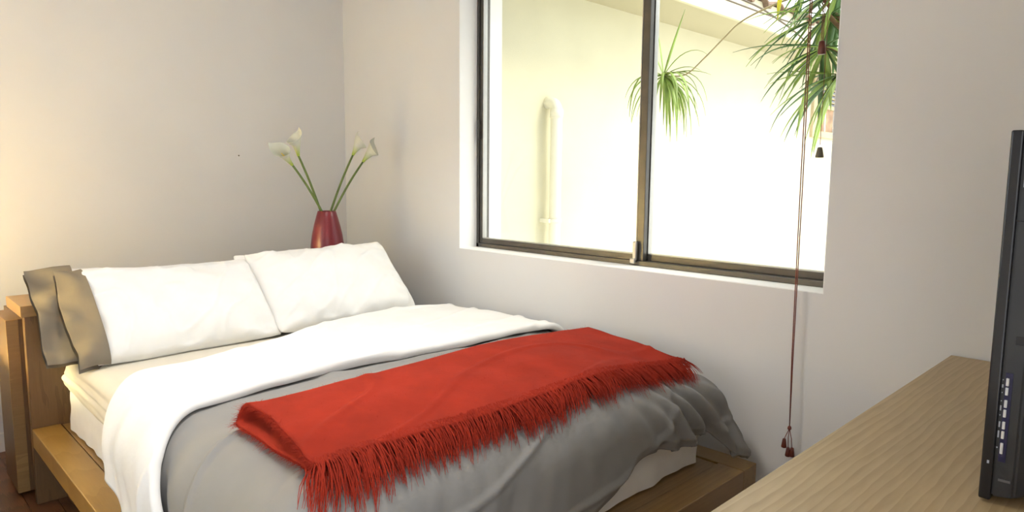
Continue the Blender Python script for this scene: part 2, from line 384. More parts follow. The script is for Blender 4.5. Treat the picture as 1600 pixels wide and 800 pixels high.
# ------------------------------------------------------------------ bed frame
BX0, BX1, BY0, BY1 = 0.74, 2.842, -1.852, -0.078      # platform outline
bed = empty('bed_frame', (1.8, -0.965, 0), 'birch platform bed frame with wide flat rails and a boxy headboard', 'bed frame')
hb = boxes('headboard', M['birch_z_shaded'], bed, [(0.70, 0.74, BY0, -0.205, 0.0, 0.757), (0.06, 0.70, BY0 + 0.03, -0.22, 0.0, 0.70)], bev=0.002)
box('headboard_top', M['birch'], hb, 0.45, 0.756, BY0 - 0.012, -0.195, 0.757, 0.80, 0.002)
po = box('pull_out_unit', M['birch_z_shaded'], hb, 0.345, 0.612, -1.893, -1.825, 0.015, 0.727, 0.002)
box('pull_out_lit_face', M['birch'], po, 0.604, 0.6135, -1.8935, -1.853, 0.016, 0.727, 0.001)  # lighter birch paints in the lit front face of the unit
box('side_rail', M['birch_x'], bed, BX0, BX1, BY0, BY0 + 0.095, 0.235, 0.31, 0.003)
box('side_rail', M['birch_x'], bed, BX0, BX1, BY1 - 0.095, BY1, 0.235, 0.31, 0.003)
box('foot_rail', M['birch'], bed, BX1 - 0.095, BX1 + 0.001, BY0 + 0.0955, BY1 - 0.0955, 0.2345, 0.3102, 0.003)
box('slat_base', M['birch'], bed, BX0, BX1 - 0.10, BY0 + 0.10, BY1 - 0.10, 0.25, 0.305)
for lx in (0.745, 2.55):
    for ly in (BY0 + 0.10, BY1 - 0.18):
        box('leg', M['birch_z_shaded'], bed, lx, lx + 0.08, ly, ly + 0.08, 0.0, 0.236, 0.003)

# ------------------------------------------------------------------ mattress with sheet, box spring with skirt
def rounded_slab(x0, x1, y0, y1, z0, z1, r, nu, nz, wr_amp, wr_f, seed, zr=0.03):
    """closed wall of a soft box: rounded in plan and at the top edge, plus a domed top"""
    pts = []; L = []
    cs = [(x1 - r, y1 - r, 0), (x0 + r, y1 - r, 90), (x0 + r, y0 + r, 180), (x1 - r, y0 + r, 270)]
    path = []
    for cx, cy, a0 in cs:
        for t in np.linspace(0, 90, 8): path.append((cx + r * math.cos(math.radians(a0 + t)), cy + r * math.sin(math.radians(a0 + t))))
    path.append(path[0]); path = np.array(path)
    d = np.r_[0, np.cumsum(np.linalg.norm(np.diff(path, axis=0), axis=1))]
    s = np.linspace(0, d[-1], nu)
    px, py = np.interp(s, d, path[:, 0]), np.interp(s, d, path[:, 1])
    cx, cy = (x0 + x1) / 2, (y0 + y1) / 2
    return s, px, py, d[-1]
mat_root = empty('mattress', (1.75, -0.965, 0.31), 'mattress in an ivory sheet above a white pleated skirt, on the bed frame', 'mattress')
def soft_box(name, mat, x0, x1, y0, y1, z0, z1, r, zr, nu, nz, fold=None, parent=None):
    s, px, py, Lt = rounded_slab(x0, x1, y0, y1, z0, z1, r, nu, nz, 0, 0, 0)
    rows = []
    nx = np.gradient(py); ny = -np.gradient(px); ln = np.hypot(nx, ny); nx /= ln; ny /= ln
    for i in range(nz):
        t = i / (nz - 1); z = z0 + (z1 - zr - z0) * t
        off = fold(s, t) if fold is not None else 0
        rows.append(np.stack([px + nx * off, py + ny * off, np.full_like(px, z)], 1))
    for t in np.linspace(0.15, 1, 7):
        ins = zr * (1 - math.cos(t * math.pi / 2)); z = z1 - zr + zr * math.sin(t * math.pi / 2)
        rows.append(np.stack([px - nx * ins, py - ny * ins, np.full_like(px, z)], 1))
    cx, cy = (x0 + x1) / 2, (y0 + y1) / 2
    base = rows[-1]
    for t in (0.75, 0.4, 0.02):
        q = base.copy(); q[:, 0] = cx + (base[:, 0] - cx) * t; q[:, 1] = cy + (base[:, 1] - cy) * t
        q[:, 2] += 0.006 * (1 - t); rows.append(q)
    P = np.array(rows)
    return link(name, grid_mesh(P, name, flip=True), mat, parent, smooth=True)
def fold_m(s, t):
    tt = np.full_like(s, t)
    return 0.014 * np.sin(t * math.pi) + 0.010 * perlin(s * 1.7, tt * 1.6, 3) + 0.006 * perlin(s * 5 + 3 * tt, tt * 3, 4) - 0.008 * np.exp(-((t - 0.62 - 0.1 * perlin(s * 1.1, 0 * s, 5)) / 0.07) ** 2)
soft_box('fitted_sheet', M['sheet'], 0.765, 2.690, -1.745, -0.175, 0.470, 0.602, 0.08, 0.045, 420, 26, fold_m, mat_root)
def fold_s(s, t):
    k = (1 - t) ** 0.8
    return k * (0.020 * perlin(s * 4.5, 0 * s, 8) + 0.009 * perlin(s * 13, 0 * s + t, 9) + 0.006) + 0.004 * perlin(s * 3, 0 * s + t * 3, 10)
soft_box('bed_skirt', M['skirt'], 0.80, 2.685, -1.735, -0.185, 0.312, 0.50, 0.05, 0.02, 700, 14, fold_s, mat_root)

# ------------------------------------------------------------------ drape surface shared by duvet and throw
X1, RA = 2.765, 0.13
YLE, RL = -1.815, 0.165
YRE, RR = -0.115, 0.085
ZT = 0.652
def drape(a, b, off=0.0, wrinkle=True):
    a = np.asarray(a, float); b = np.asarray(b, float)
    oa = np.maximum(0, a - (X1 - RA))
    ol = np.maximum(0, (YLE + RL) - b); orr = np.maximum(0, b - (YRE - RR))
    ob = ol + orr; r_b = np.where(ol > 0, RL, RR)
    hyp = np.hypot(oa, ob) + 1e-9; p = 3.6
    e = (oa ** p + ob ** p) ** (1 / p)
    wgt = oa / (oa + ob + 1e-9); r = RA * wgt + r_b * (1 - wgt)
    dxu = oa / hyp; dyu = np.where(ol > 0, -1, 1) * ob / hyp
    th = np.minimum(e / r, math.pi / 2); rest = np.maximum(0, e - r * math.pi / 2)
    hor = r * np.sin(th) + 0.10 * rest; drop = r * (1 - np.cos(th)) + rest * 0.99
    yc = (YLE + YRE) / 2; hw = (YRE - YLE) / 2
    dome = 0.018 * (1 - ((b - yc) / hw) ** 2)
    rcf = smooth01((b + 0.75) / 0.5)
    dome = dome - 0.045 * smooth01((a - 2.05) / 0.6) * rcf
    hor = hor + 0.40 * rcf * rest * smooth01(oa / 0.1)
    x = np.minimum(a, X1 - RA) + dxu * hor; y = np.clip(b, YLE + RL, YRE - RR) + dyu * hor; z = ZT + dome - drop
    x = x + np.where(orr > 0, 4 * wgt * (1 - wgt), 0) * 0.16 * rest
    P = np.stack([x, y, z], -1)
    nrm = np.stack([dxu * np.sin(th), dyu * np.sin(th), np.cos(th)], -1)
    o = np.asarray(off, float)
    return P + nrm * (o[..., None] if o.ndim else o), nrm, e, oa, ol, orr
def wrinkles(a, b, e, oa, ol, orr, amp=1.0, seed=0):
    big = 0.015 * perlin(a * 2.1, b * 1.7, 1 + seed) + 0.006 * perlin(a * 5, b * 4.1, 2 + seed)
    fine = 0.0035 * perlin(a * 13 + b * 5, b * 8, 3 + seed)
    # ridged creases running across
    q = perlin(a * 3.2 + 0.8 * b, b * 1.3, 4 + seed); crease = 0.009 * (np.abs(q) < 0.06) * (1 - np.abs(q) / 0.06)
    fe = smooth01(e / 0.3)
    foot = smooth01(oa / 0.25)
    k = b - (0.95 * smooth01((b + 1.25) / 0.8) - 0.35) * oa
    ff = 0.030 * perlin(k * 5.0, oa * 0.9, 5 + seed) + 0.016 * perlin(k * 12, oa * 1.5, 6 + seed) + 0.007 * perlin(k * 26, oa * 3, 16 + seed)
    rc = smooth01((b + 0.95) / 0.7)
    left = smooth01(ol / 0.25)
    k2 = a - 0.6 * ol
    fl2 = 0.036 * perlin(k2 * 4.2, ol * 1.1, 7 + seed) + 0.020 * perlin(k2 * 10, ol * 2, 8 + seed)
    return amp * (big + fine + crease + foot * ff * (0.65 + 0.9 * rc) + left * fl2)

duvet = empty('duvet', (2.0, -0.965, 0.62), 'puffy grey duvet with its white underside turned back, spread over the bed', 'duvet')
def duvet_cover():
    nu, nv = 250, 300
    U = np.linspace(0, 1, nu)[:, None]; Vv = np.linspace(0, 1, nv)[None, :]
    b0 = YLE + RL - 0.40; b1 = YRE - RR + 0.17
    b = b0 + (b1 - b0) * Vv + 0 * U
    # hem at the foot rises and falls
    hem = 0.345 + 0.055 * smooth01((-b - 0.62) / 0.35) - 0.05 * np.exp(-((b + 0.60) / 0.16) ** 2) - 0.055 * np.exp(-((b + 0.30) / 0.13) ** 2) - 0.05 * smooth01((b + 0.80) / 0.3) * smooth01((-0.17 - b) / 0.1) + 0.01 * np.sin(b * 9)
    aend = X1 - RA + hem
    a = 1.80 + (aend - 1.80) * U
    P, n, e, oa, ol, orr = drape(a, b)
    d = wrinkles(a, b, e, oa, ol, orr)
    # gathered pleats that run to the right foot corner
    d = d + 0.016 * np.exp(-((b + 0.33) / 0.22) ** 2) * smooth01(oa / .12) * np.sin((b - 0.75 * oa) * 62 + 2 * perlin(b * 6, oa * 5, 12))
    hemroll = smooth01((U - 0.965) / 0.035)
    P = P + n * (d - 0.022 * hemroll)[..., None]
    P[..., 2] = np.where(P[..., 2] < 0.375, 0.340 + 0.035 * np.exp((P[..., 2] - 0.375) / 0.035), P[..., 2])
    P[..., 1] = np.minimum(P[..., 1], -0.012)
    o = link('cover', grid_mesh(P, 'cover'), M['grey'], duvet, smooth=True)
    sm = o.modifiers.new('thick', 'SOLIDIFY'); sm.thickness = 0.022; sm.offset = -1
    return o
duvet_cover()
def duvet_fold():
    nu, nv = 130, 300
    b0 = YLE + RL - 0.43; b1 = YRE - RR + 0.26
    Vv = np.linspace(0, 1, nv)[None, :]
    tu = np.minimum(np.linspace(0, 1, nu)[:, None] / 0.86, 1)
    b0 = b0 + 0.125 - 0.125 * smooth01(tu * 1.25)
    b = b0 + (b1 - b0) * Vv
    ol = np.maximum(0, (YLE + RL) - b)
    aF = 1.975 + 0.26 * smooth01(ol / 0.36) + 0.012 * np.sin(b * 6) + 0.02 * perlin(b * 2.5, 0 * b, 21)
    aH = 1.14 + 0.32 * smooth01((-b - 0.5) / 1.1) + 0.20 * smooth01(ol / 0.34)
    U = np.linspace(0, 1, nu)[:, None] + 0 * b
    # first 85 % of the rows is the top, the last rows curl round the fold
    t = np.minimum(U / 0.86, 1); c = np.maximum(0, (U - 0.86) / 0.14) * math.pi
    R = 0.016
    a = aH + (aF - R - aH) * t + R * np.sin(c) - 0.05 * np.maximum(0, (c - math.pi * .8))
    h = -0.030 + 0.050 * smooth01(t / 0.12) + 0.016 * smooth01((t - .5) / .5) - R * (1 - np.cos(c))
    P, n, e, oa, ol, orr = drape(a, b)
    d = wrinkles(a, b, e, oa, ol, orr, 0.75, 30) * smooth01((1.0 - U) / 0.1)
    d = d + 0.006 * perlin(a * 2 + 3, b * 7, 33) + 0.012 * smooth01((b + 0.5) / .3) * perlin(a * 7, b * 3, 35)
    P = P + n * (d + h)[..., None]
    P[..., 2] = np.maximum(P[..., 2], 0.335)
    P[..., 1] = np.minimum(P[..., 1], -0.012)
    o = link('turned_back_fold', grid_mesh(P, 'fold'), M['white'], duvet, smooth=True)
    o['label'] = 'white underside turned back'
    sm = o.modifiers.new('thick', 'SOLIDIFY'); sm.thickness = 0.016; sm.offset = -1
duvet_fold()

# ------------------------------------------------------------------ red throw with fringe
throw = empty('throw_blanket', (2.37, -0.9, 0.68), 'red fringed wool throw folded double across the foot of the grey duvet', 'blanket')
TB0, TB1 = -1.640, -0.205
def a_back(b): return 2.155 + 0.045 * smooth01((-b - 0.5) / 1.0)
def a_front(b): return 2.640 + 0.012 * np.sin(b * 5 + 1) - 0.025 * smooth01((b + 0.7) / 0.5)
def throw_strip(bb, path, amp, seed):
    """path: list of (a, h) arrays as function of b"""
    a = np.stack([p[0] for p in path], 0); h = np.stack([p[1] for p in path], 0); b = np.stack([bb] * len(path), 0)
    return a, h, b
def throw_layer():
    nv = 220
    bb = np.linspace(0, 1, nv)
    path = []
    R = 0.019
    Lb = TB0 - 0.02; 
    bT = TB0 + (TB1 - TB0) * bb
    af = a_front(bT); A_BACK = a_back(bT)
    bot = [(A_BACK + R + (af - 0.05 - A_BACK - R) * (1 - t), 0.012 + 0 * bT) for t in np.linspace(0, 1, 40)]
    loop = [(A_BACK + R - R * np.sin(w) + 0 * bT, 0.012 + R * (1 - np.cos(w)) + 0 * bT) for w in np.linspace(0.15, math.pi - 0.15, 10)]
    top = [(A_BACK + R + (af - A_BACK - R) * t, 0.012 + 2 * R * (1 - 0.35 * smooth01((t - .5) / .5)) + 0 * bT) for t in np.linspace(0, 1, 60)]
    path = bot + loop + top
    a = np.stack([p[0] for p in path], 0); h = np.stack([p[1] for p in path], 0); b = np.stack([bT] * len(path), 0)
    # the open left end: upper layer pulled slightly in, ends uneven
    rowt = np.r_[np.zeros(len(bot)), np.linspace(0, 1, len(loop)), np.ones(len(top))][:, None]
    endw = np.exp(-(b - TB0) / 0.05)
    b = b + endw * (0.022 * rowt - 0.012 * (1 - rowt) - 0.035 * smooth01((a - 2.3) / 0.3) * rowt) + endw * 0.012 * perlin(a * 9, 0 * a, 41)
    lift = 0.005 * np.exp(-(b - TB0) / 0.10) * rowt * smooth01((2.60 - a) / 0.2)
    P, n, e, oa, ol, orr = drape(a, b)
    d = wrinkles(a, b, e, oa, ol, orr, 0.55) + 0.005 * perlin(a * 5, b * 6, 44) * rowt
    P = P + n * (h + d + lift + 0.008)[..., None]
    o = link('wool_cloth', grid_mesh(P, 'wool_cloth', flip=False), M['wool'], throw, smooth=True)
    sm = o.modifiers.new('thick', 'SOLIDIFY'); sm.thickness = 0.010; sm.offset = 0
    return P, n
TP, TN = throw_layer()
def strands(name, roots, nseg=5):
    """roots: list of polylines (np arrays) with width; ribbons crossed"""
    V, F = [], []
    for pl, w in roots:
        k = len(pl); t = np.gradient(pl, axis=0); up = np.array([0.2, 0.1, 1.0])
        s = np.cross(t, up); s /= (np.linalg.norm(s, axis=1, keepdims=True) + 1e-9)
        ww = w * np.linspace(1, 0.25, k)[:, None]
        base = len(V)
        for i in range(k):
            V.append(pl[i] - s[i] * ww[i]); V.append(pl[i] + np.array([0, 0, 1]) * ww[i] * 0.8); V.append(pl[i] + s[i] * ww[i])
        for i in range(k - 1):
            q = base + 3 * i
            F += [(q, q + 1, q + 4, q + 3), (q + 1, q + 2, q + 5, q + 4)]
    o = link(name, mesh_from(V, F, name), M['wool'], throw, smooth=True); o['kind'] = 'stuff'; return o
def fringe():
    R_ = []
    nt_ = 210
    for i in range(nt_):
        b0 = TB0 + 0.02 + (TB1 - TB0 - 0.02) * (i + 0.5) / nt_ + random.uniform(-.003, .003)
        L = random.uniform(0.070, 0.100) + 0.02 * perlin(np.array([b0 * 9.0]), np.array([0.0]), 51)[0]
        sway = perlin(np.array([b0 * 11.0]), np.array([0.0]), 50)[0] * 0.06 + random.uniform(-.008, .008) - 0.012
        if b0 < TB0 + 0.16:
            kk = 1 - (b0 - TB0) / 0.16; L += 0.055 * kk; sway -= 0.085 * kk; b0 -= 0.035 * kk
        for lay in range(2):
            for q in range(9):
                bs = b0 + random.uniform(-.006, .006); sw = sway + random.uniform(-.012, .012); l = L * random.uniform(0.7, 1.08)
                t = np.linspace(0, 1, 7)
                a = float(a_front(np.array([bs]))[0]) - (random.uniform(0.0, 0.035) if lay == 0 else 0.05) + l * t
                conv = (b0 + sway - bs - sw) * 0.65
                b = bs + (sw + conv) * t ** 1.4 + 0.003 * np.sin(t * 7 + i + q)
                P, n, e, oa, ol, orr = drape(a, b)
                d = wrinkles(a, b, e, oa, ol, orr, 0.55)
                h = (0.042 - lay * 0.022) * (1 - t) ** 1.3 + 0.010 + random.uniform(0, .010) * np.sin(t * math.pi)
                R_.append((P + n * (h + d)[..., None], random.uniform(0.0011, 0.0022)))
    # right end: short fringe hanging to the wall side
    for i in range(26):
        a0 = random.uniform(2.50, 2.62); l = random.uniform(.03, .07); t = np.linspace(0, 1, 6)
        a = a0 + 0.05 * t; b = TB1 - 0.01 + l * t
        P, n, e, oa, ol, orr = drape(a, b)
        d = wrinkles(a, b, e, oa, ol, orr, 0.55)
        R_.append((P + n * (d + 0.04 * (1 - t) + 0.012)[..., None], 0.003))
    strands('fringe', R_)
fringe()
def fuzz():
    R_ = []
    nu, nv = TP.shape[:2]
    def hair(p, n, L, w=0.0005):
        d = n + np.array([random.uniform(-1, 1), random.uniform(-1, 1), random.uniform(-.6, .6)]) * 1.1
        d = d / np.linalg.norm(d); c = np.array([random.uniform(-1, 1), random.uniform(-1, 1), random.uniform(-1, .3)]) * 0.4
        t = np.linspace(0, 1, 4)[:, None]
        R_.append((p + L * (d * t + c * t ** 2), w))
    for i in range(5200):
        u = random.randrange(40, nu); v_ = random.randrange(nv); hair(TP[u, v_], TN[u, v_], random.uniform(.004, .011))
    for i in range(1500):   # along the left end and the back fold
        u = random.randrange(nu); hair(TP[u, random.randrange(0, 2)], np.array([0, -1.2, 0.2]), random.uniform(.008, .026))
    for i in range(900):
        u = random.randrange(40, 52); hair(TP[u, random.randrange(nv)], np.array([-.6, 0, 0.7]), random.uniform(.006, .016))
    strands('wool_fuzz', R_)
fuzz()

# ------------------------------------------------------------------ pillows
def pillow(name, label, loc, rot, L, Wd, T, seed, flange=0.0, parts=True, group='bed pillows'):
    root = empty(name, (0, 0, 0), label, 'pillow', group)
    n1, n2 = 84, 64
    def side(sgn):
        u = np.linspace(-1, 1, n1)[:, None]; w = np.linspace(-1, 1, n2)[None, :]
        # outline with bowed-in edges and pointed corners
        x = u * L / 2 * (1 - 0.055 * (1 - w ** 2) ** 1 + 0.0 * u) ; x = u * L / 2 * (0.955 + 0.045 * np.abs(w) ** 2.5)
        yv = w * Wd / 2 * (0.93 + 0.07 * np.abs(u) ** 3)
        cr = 1 - 0.05 * np.abs(u * w) ** 5; x = x * cr; yv = yv * cr
        prof = np.maximum(0, (1 - np.abs(u) ** 3.2)) ** 0.55 * np.maximum(0, (1 - np.abs(w) ** 2.8)) ** 0.55
        th = T / 2 * prof
        edge = smooth01(np.minimum(1 - np.abs(u), 1 - np.abs(w)) / 0.12)
        near = 1 - smooth01(np.minimum((1 - np.abs(u)) * 1.1, 1 - np.abs(w)) / 0.6)
        wrk = 0.024 * perlin(x * 4, yv * 4, seed) + 0.016 * perlin(x * 9 + yv * 5, yv * 8, seed + 1)
        q = perlin(x * 6 - yv * 5, yv * 3 + x * 2, seed + 2); wrk = wrk + 0.008 * np.maximum(0, 1 - np.abs(q) / 0.09)
        # radiating gathers near the short ends and the bottom edge
        wrk = wrk + near * 0.020 * perlin(yv * 20, x * 5, seed + 3) * np.abs(u) + near * 0.022 * perlin(x * 18, yv * 5, seed + 4) * np.abs(w)
        z = sgn * (th + edge * wrk * (1.0 if sgn > 0 else 0.4))
        sag = -0.03 * (1 - np.abs(u) ** 2) * smooth01((w - 0.2) / 0.8)
        wav = 0.010 * perlin(x * 5, w * 0 + seed, seed + 6) * np.abs(w) ** 4
        return np.stack([x + 0 * w, yv + 0.3 * sag + wav, z + 0.012 * perlin(x * 3, yv * 3, seed + 9)], -1)
    top, botm = side(1), side(-1)
    V = np.concatenate([top.reshape(-1, 3), botm.reshape(-1, 3)]); k = n1 * n2
    idx = np.arange(k).reshape(n1, n2)
    a, b, c, d = idx[:-1, :-1].ravel(), idx[1:, :-1].ravel(), idx[1:, 1:].ravel(), idx[:-1, 1:].ravel()
    F = np.concatenate([np.stack([a, b, c, d], 1), np.stack([a, d, c, b], 1) + k])
    mw = Matrix.Translation(loc) @ rot
    me = bpy.data.meshes.new('pillowcase'); me.from_pydata(V.tolist(), [], F.tolist())
    bm = bmesh.new(); bm.from_mesh(me); bmesh.ops.remove_doubles(bm, verts=bm.verts, dist=0.0006); bm.to_mesh(me); bm.free()
    me.transform(mw); me.update()
    link('pillowcase', me, M['white'], root, smooth=True)
    if flange:
        # taupe border sleeve wrapped round the left end and running past it
        m1, m2 = 40, 60
        def fside(sgn):
            s = np.linspace(0, 1, m1)[:, None]; w = np.linspace(-1, 1, m2)[None, :]
            xin = -L / 2 + 0.055; x = xin - (flange + 0.055) * s
            ua = np.clip((x / (L / 2)), -1, 1)
            prof = np.maximum(0, (1 - np.abs(np.clip(xin / (L / 2), -1, 1)) ** 3.2)) ** 0.55
            tk = T / 2 * prof * (1 - s) ** 0.8 * np.maximum(0, (1 - np.abs(w) ** 2.8)) ** 0.55 + 0.010
            yv = w * Wd / 2 * (1.0 - 0.02 * s) * (0.995)
            wob = 0.030 * perlin(yv * 7, x * 5, seed + 20) + 0.026 * perlin(yv * 13 + x * 6, x * 11, seed + 21)
            xx = x + 0.018 * perlin(yv * 5, 0 * yv, seed + 22) * s
            zz = sgn * (tk + 0.003) + wob * smooth01(s / 0.6) + 0.012 * perlin(x * 3, yv * 3, seed + 9)
            return np.stack([xx + 0 * w, yv + 0 * s, zz], -1)
        t2, b2 = fside(1), fside(-1); V = np.concatenate([t2.reshape(-1, 3), b2.reshape(-1, 3)]); k = m1 * m2
        idx = np.arange(k).reshape(m1, m2)
        a, b, c, d = idx[:-1, :-1].ravel(), idx[1:, :-1].ravel(), idx[1:, 1:].ravel(), idx[:-1, 1:].ravel()
        F = np.concatenate([np.stack([a, d, c, b], 1), np.stack([a, b, c, d], 1) + k])
        me = bpy.data.meshes.new('border'); me.from_pydata(V.tolist(), [], F.tolist()); me.transform(mw); me.update()
        o = link('border', me, M['taupe'], root, smooth=True); o['label'] = 'taupe border at the pillowcase opening'
    return root
def lean(theta, yaw=0.0, roll=0.0):
    # local x -> world +y, local y -> up the lean, local z -> outward normal
    t = math.radians(theta)
    m = Matrix(((0, -math.cos(t), math.sin(t)), (1, 0, 0), (0, math.sin(t), math.cos(t)))).to_4x4()
    return Matrix.Rotation(math.radians(yaw), 4, 'Z') @ m @ Matrix.Rotation(math.radians(roll), 4, 'Z')
pillow('pillow', 'white pillow with taupe border, hindmost on the open side, against the headboard', (0.862, -1.37, 0.762), lean(50, 1.0, -1.5), 0.76, 0.43, 0.12, 60, 0.085)
pillow('pillow', 'white pillow with creased taupe border, foremost on the open side of the bed', (0.955, -1.352, 0.764), lean(43, 0.5, 0.8), 0.74, 0.46, 0.19, 70, 0.040)
pillow('pillow', 'white pillow mostly hidden, hindmost on the wall side against the headboard', (0.862, -0.655, 0.765), lean(50, -1), 0.80, 0.44, 0.12, 80)
pillow('pillow', 'plain white pillow foremost on the wall side, in front of the red vase', (0.958, -0.645, 0.788), lean(43, 1.0, 0.5), 0.77, 0.475, 0.21, 90)

# ------------------------------------------------------------------ vase and callas
VX, VY = 0.60, -0.478
vase = empty('vase', (VX, VY, 0.80), 'glossy dark red tapered vase on the headboard shelf behind the pillows', 'vase')
lathe('vase_body', M['vase'], vase, [(0.055, 0), (0.068, 0.004), (0.082, 0.05), (0.0885, 0.10), (0.0865, 0.135), (0.079, 0.19), (0.068, 0.24), (0.056, 0.285), (0.0475, 0.314),
    (0.0455, 0.3165), (0.043, 0.314), (0.050, 0.285), (0.062, 0.24), (0.07, 0.18), (0.07, 0.08)], (VX, VY, 0.80), 48, True, False)
def calla(base_rim, knee, tip, tilt_open, label, seed):
    root = empty('calla_lily', base_rim, label, 'flower', 'calla lilies in the red vase')
    b0, k0, t0 = Vector(base_rim), Vector(knee), Vector(tip)
    inner = Vector((VX + (VX - b0.x) * .4, VY - (k0.y - VY) * 0.08, 0.86))
    pts = [inner + (b0 - inner) * t for t in (0, .5)]
    for t in np.linspace(0, 1, 9):
        m = b0.lerp(k0, t); m = m + Vector((0, 0.0, 0.012 * math.sin(math.pi * t))); pts.append(m)
    tube('stem', M['stem'], root, pts, [0.0062] * 2 + list(np.linspace(0.0062, 0.0055, 9)), 10)
    ax = (t0 - k0); Ln = ax.length; ax.normalize()
    op = Vector(tilt_open); op = (op - ax * op.dot(ax)).normalized(); sd = ax.cross(op)
    nu, nv = 26, 40
    V = np.zeros((nu, nv, 3)); G = []
    for i in range(nu):
        t = i / (nu - 1)
        for j in range(nv):
            ph = 2 * math.pi * j / (nv - 1)
            front = 0.5 + 0.5 * math.cos(ph)              # 1 toward the opening
            hmax = 1.0 - 0.50 * front ** 0.8
            h = t * hmax
            r = 0.0062 + 0.027 * t ** 1.7 * (1 - 0.22 * (1 - front)) + 0.006 * t
            fl = 0.012 * max(0, t - 0.75) / 0.25 * front
            tipn = max(0, (1 - front) - 0.55) / 0.45
            r *= 1 - 0.75 * tipn * t ** 4
            p = k0 + ax * (h * Ln) + (op * math.cos(ph) + sd * math.sin(ph)) * (r + fl) - op * (0.010 * tipn * t ** 3)
            V[i, j] = p; G.append(h)
    me = grid_mesh(V, 'spathe'); at = me.attributes.new('grow', 'FLOAT', 'POINT'); at.data.foreach_set('value', G)
    s = link('spathe', me, M['spathe'], root, smooth=True)
    sm = s.modifiers.new('thick', 'SOLIDIFY'); sm.thickness = 0.0012
    tube('spadix', M['spadix'], root, [k0 + ax * (0.06 * Ln), k0 + ax * (0.3 * Ln), k0 + ax * (0.52 * Ln)], [0.004, 0.0045, 0.002], 8)
# positions measured on the plane of the vase
calla((VX + 0.012, VY - 0.034, 1.113), (0.60, -0.666, 1.355), (0.64, -0.795, 1.465), (0.5, -0.5, 0.6), 'wide open white calla lily bent farthest from the window, in the red vase', 1)
calla((VX - 0.012, VY - 0.028, 1.113), (0.58, -0.621, 1.402), (0.60, -0.643, 1.545), (0.1, -1, 0.2), 'straighter white calla lily of the pair bent away from the window, in the red vase', 2)
calla((VX - 0.012, VY + 0.030, 1.113), (0.58, -0.302, 1.414), (0.60, -0.258, 1.537), (0.3, 1, 0.5), 'white calla lily leaning toward the window, the taller of that pair', 3)
calla((VX + 0.012, VY + 0.036, 1.113), (0.60, -0.252, 1.378), (0.64, -0.182, 1.505), (0.8, 0.6, 0.2), 'white calla lily leaning nearest to the window wall, lower of that pair', 4)

# ------------------------------------------------------------------ dresser and television
DX0, DX1, DY0, DY1, DZ = 3.388, 3.95, -1.66, -0.016, 0.797
dr = empty('dresser', ((DX0 + DX1) / 2, -0.83, 0), 'long low dresser in pale ash veneer set against the window wall', 'dresser')
box('top', M['oak'], dr, DX0, DX1, DY0, DY1, DZ - 0.028, DZ, 0.0015)
boxes('body', M['oak'], dr, [(DX0 + 0.02, DX1, DY0 + 0.002, DY0 + 0.022, 0.0, DZ - 0.028), (DX0 + 0.02, DX1, DY1 - 0.022, DY1 - 0.002, 0.0, DZ - 0.028),
    (DX1 - 0.012, DX1, DY0 + 0.022, DY1 - 0.022, 0.05, DZ - 0.028), (DX0 + 0.02, DX1 - 0.012, DY0 + 0.022, DY1 - 0.022, 0.05, 0.07), (DX0 + 0.022, DX1 - 0.012, (DY0 + DY1) / 2 - 0.01, (DY0 + DY1) / 2 + 0.01, 0.07, DZ - 0.028)])
for c in range(2):
    for r in range(3):
        ya = DY0 + 0.003 + c * (DY1 - DY0) / 2; yb = ya + (DY1 - DY0) / 2 - 0.006; za = 0.06 + r * 0.236
        dw = box('drawer', M['oak'], dr, DX0 + 0.001, DX0 + 0.02, ya, yb, za, za + 0.228, 0.002)
        box('handle', M['steel'], dw, DX0 - 0.018, DX0 + 0.002, (ya + yb) / 2 - 0.07, (ya + yb) / 2 + 0.07, za + 0.17, za + 0.182, 0.003)
tv = empty('television', (3.72, -0.60, DZ), 'black flat television on the dresser, seen from its side with silver buttons', 'television')
TX, TY0, TY1, TZ0, TZ1 = 3.666, -1.05, -0.10, 0.8015, 1.386
box('bezel', M['tv'], tv, TX, TX + 0.0165, TY0, TY1, TZ0, TZ1, 0.003, 3)
box('screen', M['tv'], tv, TX - 0.001, TX + 0.002, TY0 + 0.035, TY1 - 0.035, TZ0 + 0.045, TZ1 - 0.035)
def rear():
    bm = bmesh.new()
    prof = [(TX + 0.016, 0.0035, 0.0), (TX + 0.045, 0.006, 0.004), (TX + 0.062, 0.016, 0.010), (TX + 0.078, 0.06, 0.035), (TX + 0.086, 0.12, 0.08)]
    rings = []
    for x, iy, iz in prof:
        rings.append([bm.verts.new((x, TY0 + iy, TZ0 + 0.006 + iz)), bm.verts.new((x, TY1 - iy, TZ0 + 0.006 + iz)), bm.verts.new((x, TY1 - iy, TZ1 - 0.004 - iz)), bm.verts.new((x, TY0 + iy, TZ1 - 0.004 - iz))])
    for r0, r1 in zip(rings, rings[1:]):
        for k in range(4): bm.faces.new((r0[k], r0[(k + 1) % 4], r1[(k + 1) % 4], r1[k]))
    bm.faces.new(rings[0]); bm.faces.new(rings[-1])
    bmesh.ops.recalc_face_normals(bm, faces=bm.faces)
    bmesh.ops.bevel(bm, geom=list(bm.edges), offset=0.003, segments=2, affect='EDGES')
    return link('rear_housing', bm_mesh(bm, 'rear_housing'), M['tvb'], tv)
rh = rear()
def side_y(x):   # y of the sloping side at x
    return TY0 + 0.0035 + (x - TX - 0.016) / 0.029 * 0.0025
sx0 = TX + 0.0215
bs = box('button_strip', M['tvs'], tv, sx0, sx0 + 0.0095, side_y(sx0) - 0.0008, side_y(sx0) + 0.004, 0.868, 1.012)
